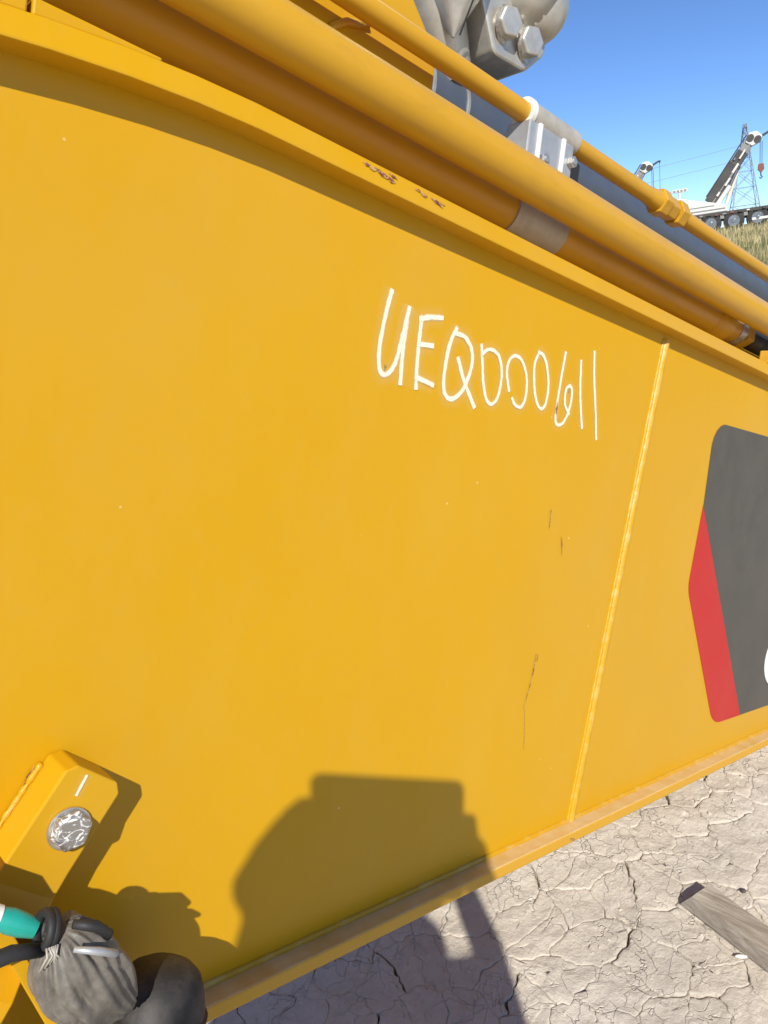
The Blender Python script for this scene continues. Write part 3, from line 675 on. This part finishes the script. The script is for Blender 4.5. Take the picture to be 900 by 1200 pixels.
# ------------------------------------------------------------------ mobile cranes on the bank
def make_crane(loc, rz, label, front=True):
    c = empty('mobile_crane', loc, (0, 0, rz)); tag(c, label, 'crane', 'cranes parked on the bank')
    for x in (-1.25, 0, 1.25, 2.5, 4.6, 5.9):
        for y in (0.25, 2.3):
            w = G(); w.tube([(x, y-.17, .575), (x, y-.14, .575), (x, y+.14, .575), (x, y+.17, .575)], [.5, .575, .575, .5], 28); w = w.build('wheel', M['tyre'], c, sharp=40)
            sgn = -1 if y < 1 else 1
            g = G(); g.tube([(x, y+sgn*.165, .575), (x, y+sgn*.19, .575), (x, y+sgn*.178, .575), (x, y+sgn*.15, .575), (x, y+sgn*.21, .575)], [.33, .315, .24, .13, .10], 24); g.build('rim', M['rim'], w, sharp=40)
    g = G(); g.box((2.2, 1.28, .80), (4.6, .9, .16)); g.box((2.2, 1.28, 1.06), (4.7, 1.22, .10)); g.build('chassis', M['crane_dark'], c, bev=(.03, 2))
    for x in (-.62, .62, 1.87, 3.5):
        g = G(); g.box((x, .13, .86), (.11, .06, .10)); g.build('side_marker', M['crane_grey'], c, bev=(.02, 2))
    g = G(); g.box((3.55, .2, .72), (.42, .12, .22)); g.build('tool_box', M['crane_red'], c, bev=(.03, 2))
    g = G(); g.box((2.9, .09, .52), (.7, .05, .07)); g.build('outrigger_rail', M['crane_white'], c, bev=(.02, 2))
    rc = random.Random(11)
    for k in range(16):
        x = -2.2 + k*.42; g = G(); g.box((x, .06 if k % 3 else .02, rc.uniform(1.0, 1.1)), (rc.uniform(.04, .16), .05, rc.uniform(.03, .06))); g.build('fitting_box', M[rc.choice(['crane_dark', 'crane_grey', 'crane_white', 'crane_red'])], c)
    # driving cab at the front
    if front: g = G(); g.prism([(5.4, 1.17), (6.9, 1.17), (7.0, 1.8), (6.75, 2.7), (5.4, 2.7)], .15, 2.4); cab = g.build('driver_cab', M['crane_white'], c, bev=(.06, 2))
    if front: g = G(); g.prism([(5.7, 1.85), (6.8, 1.85), (6.62, 2.5), (5.7, 2.5)], .135, .149); g.build('window', M['glass'], cab)
    # white superstructure with sloped hood
    g = G(); g.prism([(-2.1, 1.17), (.9, 1.17), (.85, 1.50), (.45, 1.66), (-.6, 1.92), (-1.7, 2.25), (-2.15, 2.15)], .35, 2.2); sup = g.build('superstructure', M['crane_white'], c, bev=(.05, 2))
    g = G(); g.box((-.55, .335, 1.36), (1.35, .012, .03)); g.build('side_rail', M['crane_grey'], sup)
    g = G(); g.box((-.7, .335, 1.58), (.9, .012, .02)); g.build('side_rail', M['crane_grey'], sup)
    g = G(); g.tube([(-1.72, .7, 2.2), (-1.72, .7, 2.62)], .07, 10); g.build('mast', M['crane_white'], c)
    g = G(); g.box((-1.7, .7, 2.70), (.42, .1, .09)); lb = g.build('light_bar', M['crane_white'], c, bev=(.02, 2))
    for k in range(4):
        g = G(); g.box((-2.0+.2*k, .59, 2.70), (.065, .008, .05)); g.build('lamp', M['crane_grey'], lb)
    # telescopic boom
    a_, b_ = Vector((-.05, 1.28, 1.75)), Vector((2.20, 1.28, 4.95)); dd = (b_-a_).normalized(); nn = Vector((-dd.z, 0, dd.x)); yy = Vector((0, 1, 0)); Lb = (b_-a_).length
    tb_ = empty('boom', (0, 0, 0)); tb_.parent = c
    for s0, s1, h_, mt in ((0, .62, .36, 'crane_dark'), (.05, .80, .31, 'crane_dark'), (.10, .97, .26, 'crane_grey')):
        g = G(); cc = a_ + dd*Lb*(s0+s1)/2; g.box(cc, (Lb*(s1-s0)/2, h_*.8, h_), (dd, yy, nn)); g.build('section', M[mt], tb_, bev=(.04, 2))
    for k in range(9):
        s = .06+.1*k; g = G(); g.box(a_ + dd*Lb*s + nn*random.uniform(-.22, .22) - yy*.31, (random.uniform(.06, .3), .03, random.uniform(.02, .06)), (dd, yy, nn)); g.build('plate', M['crane_white' if k % 2 else 'crane_grey'], tb_)
    g = G(); g.tube([a_ + nn*.40 + dd*.2, b_ + nn*.36], .035, 8); g.build('hoist_rope', M['crane_dark'], tb_)
    g = G(); g.prism(rounded([(2.35, 5.55), (2.55, 6.05), (2.95, 6.05), (3.25, 5.75), (3.1, 5.45), (2.7, 5.3)], [.05, .15, .15, .1, .1, .1]), 1.0, 1.55); hd = g.build('boom_head', M['crane_white'], c, bev=(.04, 2)); up_ = [hd]
    for x, z in ((2.62, 5.75), (3.0, 5.62)):
        g = G(); g.tube([(x, .94, z), (x, 1.62, z)], .19, 20); g.build('sheave', M['crane_dark'], hd, sharp=40)
    g = G(); g.tube([(3.1, 1.28, 5.72), (3.6, 1.28, 5.95), (3.72, 1.28, 5.9)], [.07, .06, .1], 10); g.build('rooster_arm', M['crane_dark'], hd)
    g = G(); g.tube([(.35, .95, 1.6), (1.05, .95, 2.55)], .14, 14); cy = g.build('lift_cylinder', M['crane_white'], c, sharp=40)
    g = G(); g.tube([(1.05, .95, 2.55), (1.42, .98, 3.35)], .085, 14); g.build('piston_rod', M['rim'], cy, sharp=40)
    g = G(); g.tube([(.85, 1.6, 1.6), (1.45, 1.58, 3.35)], .12, 14); g.build('lift_cylinder', M['crane_white'], c, sharp=40)
    for dx in (-.05, .05):
        g = G(); g.tube([(3.18+dx, 1.28, 5.5), (3.18+dx, 1.28, 4.3)], .018, 6); up_.append(g.build('hook_rope', M['crane_dark'], c))
    g = G(); g.prism(rounded([(3.04, 4.3), (3.32, 4.3), (3.36, 4.0), (3.18, 3.78), (3.0, 4.0)], [.04]*5), 1.16, 1.4); hb = g.build('hook_block', M['crane_red'], c, bev=(.02, 2)); up_.append(hb)
    g = G(); g.tube([(3.18, 1.28, 3.8), (3.18, 1.28, 3.66), (3.26, 1.28, 3.58), (3.2, 1.28, 3.5), (3.1, 1.28, 3.56)], .035, 8); g.build('hook', M['crane_dark'], hb)
    g = G(); g.tube([(3.66, 1.28, 5.85), (3.66, 1.28, 3.75)], .014, 6); up_.append(g.build('hook_rope', M['crane_dark'], c))
    g = G(); g.sphere((3.66, 1.28, 3.6), (.1, .1, .17), 12, 8); up_.append(g.build('hook_ball', M['crane_dark'], c, True))
    for o in up_: o.location = (-.5, 0, -.8)
    return c
RZ = math.atan2(-1.796, .785)
make_crane((47.36, 21.94, 1.31), RZ, 'white mobile crane with three wheels in view and its boom fully shown')
make_crane((52.27, 31.32, 1.42), RZ, 'crane farther left, only its boom head shows above the yellow tube', False)

# ------------------------------------------------------------------ pylon and wires
def pylon(loc, rz, H, wb, label):
    p = empty('lattice_pylon', loc, (0, 0, rz)); tag(p, label, 'pylon')
    wd_ = lambda z: wb*(1-z/H)**1.15*.5 + .45
    lv = [0, .2, .38, .54, .67, .78, .87, .94, 1.0]
    for sx in (-1, 1):
        for sy in (-1, 1):
            g = G(); g.tube([(sx*wd_(t*H), sy*wd_(t*H), t*H) for t in lv], .13, 5); g.build('leg', M['pylon'], p)
    for sd_ in range(4):
        g = G()
        for t0, t1 in zip(lv, lv[1:]):
            def c_(k, t):
                w = wd_(t*H); q = [(-w, -w), (w, -w), (w, w), (-w, w)][k % 4]; return (q[0], q[1], t*H)
            g.tube([c_(sd_, t0), c_(sd_+1, t1)], .07, 4); g.tube([c_(sd_+1, t0), c_(sd_, t1)], .07, 4); g.tube([c_(sd_, t1), c_(sd_+1, t1)], .06, 4)
        g.build('bracing', M['pylon'], p)
    for z, l in ((.70, 5.2), (.84, 4.2), (.96, 3.2)):
        for sx in (-1, 1):
            g = G(); h_ = z*H; w = wd_(h_)
            g.tube([(sx*w, 0, h_+1.0), (sx*l, 0, h_)], .08, 5); g.tube([(sx*w, -w, h_), (sx*l, 0, h_)], .08, 5); g.tube([(sx*w, w, h_), (sx*l, 0, h_)], .08, 5)
            ar = g.build('cross_arm', M['pylon'], p)
            g = G(); g.tube([(sx*l, 0, h_), (sx*l, 0, h_-1.5)], .09, 6); g.build('insulator', M['crane_dark'], ar)
    return p
az = math.atan2(70.0, 166.0); PD = 300
ploc = Vector((PD*math.cos(az), PD*math.sin(az), 1.3))
pylon(ploc, az + R(8), 31.0, 9.0, 'grey lattice pylon behind the raised boom of the white crane')
rm = Matrix.Rotation(az+R(8), 3, 'Z')
for dx, z0, lab in ((-4.2, 24.6, 'upper thin overhead wire running left from the pylon'), (-5.2, 20.3, 'lower thin overhead wire running left from the pylon')):
    a_ = ploc + rm @ Vector((dx, 0, z0)); b_ = a_ + Vector((-70, 330, 3))
    g = G(); g.tube([a_ + (b_-a_)*t + Vector((0, 0, -7*4*t*(1-t))) for t in [i/24 for i in range(25)]], .06, 5)
    tag(g.build('power_line', M['pylon']), lab, 'wire', 'wires of the power line')

# ------------------------------------------------------------------ the photographer, whose shadow falls on the boom and the mud
FH = Vector((.654, .757, 0)); RH = Vector((.757, -.654, 0))
BACK = -SUN*.32                             # the person stands a little behind the lens
def Wp(r, f, z): return RH*r + FH*f + Vector((BACK.x, BACK.y, z + BACK.z*min(1, z/1.15)))
def capsule(g, pts, rads, n=14):
    pts = [Wp(*p) for p in pts]
    for (a_, b_, ra, rb) in zip(pts, pts[1:], rads, rads[1:]):
        g.tube([a_, b_], [ra, rb], n); g.sphere(a_, ra, n, 8)
    g.sphere(pts[-1], rads[-1], n, 8)
m = Mat('clothed_body', (.4, .3, .2, 1), .8)
sep = m.n.new('ShaderNodeSeparateXYZ'); geo = m.n.new('ShaderNodeNewGeometry'); m.l.new(geo.outputs['Position'], sep.inputs[0])
m.color(m.ramp(m.math('DIVIDE', sep.outputs[2], 2.0), [(.03, (.05, .04, .03, 1)), (.05, (.05, .07, .14, 1)), (.47, (.05, .07, .14, 1)), (.475, (.20, .21, .22, 1)), (.825, (.20, .21, .22, 1)), (.83, (.45, .26, .17, 1))]))
m.n['Color Ramp'].color_ramp.interpolation = 'CONSTANT'; m.bump(m.noise(30, 4), .2, .004); M['body'] = m.m
person = empty('person', Wp(-.05, -.48, 0)); tag(person, 'person in grey shirt and dark trousers holding a tablet, casting the shadow on the boom', 'person')
g = G(); px = -.045
capsule(g, [(px-.1, -.50, .08), (px-.1, -.49, .50), (px-.09, -.46, .92)], [.048, .062, .09])
capsule(g, [(px+.1, -.50, .08), (px+.1, -.49, .50), (px+.09, -.46, .92)], [.048, .062, .09])
for s in (-1, 1): capsule(g, [(px+s*.1, -.53, .05), (px+s*.11, -.40, .045), (px+s*.115, -.33, .035)], [.045, .045, .033])
capsule(g, [(px-.07, -.46, .95), (px+.07, -.46, .95)], [.12, .12])
capsule(g, [(px-.07, -.42, 1.10), (px+.07, -.42, 1.10)], [.11, .11])
capsule(g, [(px-.14, -.37, 1.28), (px+.12, -.37, 1.28)], [.125, .115])
g.sphere(Wp(px, -.34, 1.475), (.125, .10, .10), 20, 12, (RH, FH, Vector((0, 0, 1))))  # bulk added round the neck to close gaps in the cast shadow
capsule(g, [(px-.165, -.36, 1.40), (px+.165, -.36, 1.40)], [.06, .06])
capsule(g, [(px, -.36, 1.40), (px, -.32, 1.54)], [.065, .055])
hc = Wp(px, -.30, 1.635); g.sphere(hc, (.076, .096, .115), 24, 16, (RH, FH, Vector((0, 0, 1))))
g.sphere(Wp(px, -.245, 1.58), (.05, .045, .055), 16, 10, (RH, FH, Vector((0, 0, 1))))
g.sphere(Wp(px, -.20, 1.62), (.013, .02, .022), 10, 8, (RH, FH, Vector((0, 0, 1))))
for s in (-1, 1): g.sphere(Wp(px+s*.078, -.31, 1.63), (.012, .022, .033), 10, 8, (RH, FH, Vector((0, 0, 1))))
# arms: right elbow out, left elbow further out; bulk added to fill the cast shadow
capsule(g, [(px+.185, -.36, 1.40), (.180, -.33, 1.20)], [.055, .045]); capsule(g, [(.180, -.33, 1.20), (.168, -.19, 1.35), (.120, -.055, 1.50)], [.046, .040, .030])
capsule(g, [(px-.185, -.36, 1.40), (-.325, -.25, 1.28)], [.055, .045]); capsule(g, [(-.325, -.25, 1.28), (-.228, -.15, 1.40), (-.165, -.045, 1.545)], [.078, .066, .048])
g.sphere(Wp(-.165, -.34, 1.475), (.075, .07, .075), 16, 10, (RH, FH, Vector((0, 0, 1))))
capsule(g, [(-.128, -.04, 1.664), (-.150, -.04, 1.632), (-.170, -.04, 1.596), (-.190, -.045, 1.553)], [.022, .029, .036, .044])
# hands on both edges of the tablet
for s, bx, bz, fl in ((1, .098, 1.555, 1.0), (-1, -.122, 1.612, 1.05)):
    g.sphere(Wp(bx+s*.018, -.045, bz-.02), (.034, .022, .048), 14, 10, (RH, FH, Vector((0, 0, 1))))
    for k in range(4):
        zz = bz + .028 - .019*k; ln = (.95, 1.0, .93, .75)[k]
        capsule(g, [(bx+s*.022, -.035, zz-.004), (bx+s*.026*fl, -.010, zz+.004), (bx-s*.004, .004, zz+.004), (bx-s*.022*ln, .004, zz+.002)], [.0105, .0095, .0085, .0075], 10)
    capsule(g, [(bx+s*.012, -.055, bz-.02), (bx-s*.015, -.055, bz+.012), (bx-s*.035, -.043, bz+.03)], [.0125, .0105, .0085], 10)
o = mesh('body', [v - person.location for v in g.v], g.f, M['body'], person, True)
rm = o.modifiers.new('remesh', 'REMESH'); rm.mode = 'VOXEL'; rm.voxel_size = .0055; rm.use_smooth_shade = True
sm = o.modifiers.new('smooth', 'SMOOTH'); sm.factor = .5; sm.iterations = 3
m = Mat('dark_hair', (.03, .02, .015, 1), .6); m.bump(m.noise(120, 3, .6, m.mapped((1, 1, .2))), .6, .004); M['hair'] = m.m
g = G(); g.sphere(hc + Vector((0, 0, .012)) - FH*.012 - person.location, (.108, .112, .120), 28, 18, (RH, FH, Vector((0, 0, 1))))  # made wider than the head to fill out its shadow
g.f = [f for f in g.f if sum((g.v[i] + person.location - hc).z - .9*(g.v[i] + person.location - hc).dot(FH) for i in f)/len(f) > -.02]
g.build('hair', M['hair'], person, True)
for s in (-1, 1):
    g = G(); g.sphere(Wp(px+s*.03, -.212, 1.645) - person.location, (.012, .008, .007), 12, 8, (RH, FH, Vector((0, 0, 1)))); g.build('eye', M['hair'], person, True)
# the tablet, its lens facing the boom
tabl = empty('tablet', CAM - fwd*.018 + BACK); tag(tabl, 'flat tablet held up in both hands by the person', 'tablet')
tabl.rotation_euler = Matrix((right, fwd, -down)).transposed().to_euler()
g = G(); g.prism(rounded([(-.128, -.128), (.108, -.128), (.108, .072), (-.128, .072)], [.016]*4), -.006, .004); g.build('case', M['black'], tabl, bev=(.002, 2))
g = G(); g.prism(rounded([(-.118, -.118), (.098, -.118), (.098, .062), (-.118, .062)], [.008]*4), -.0068, -.0061); g.build('screen', M['glass'], tabl)
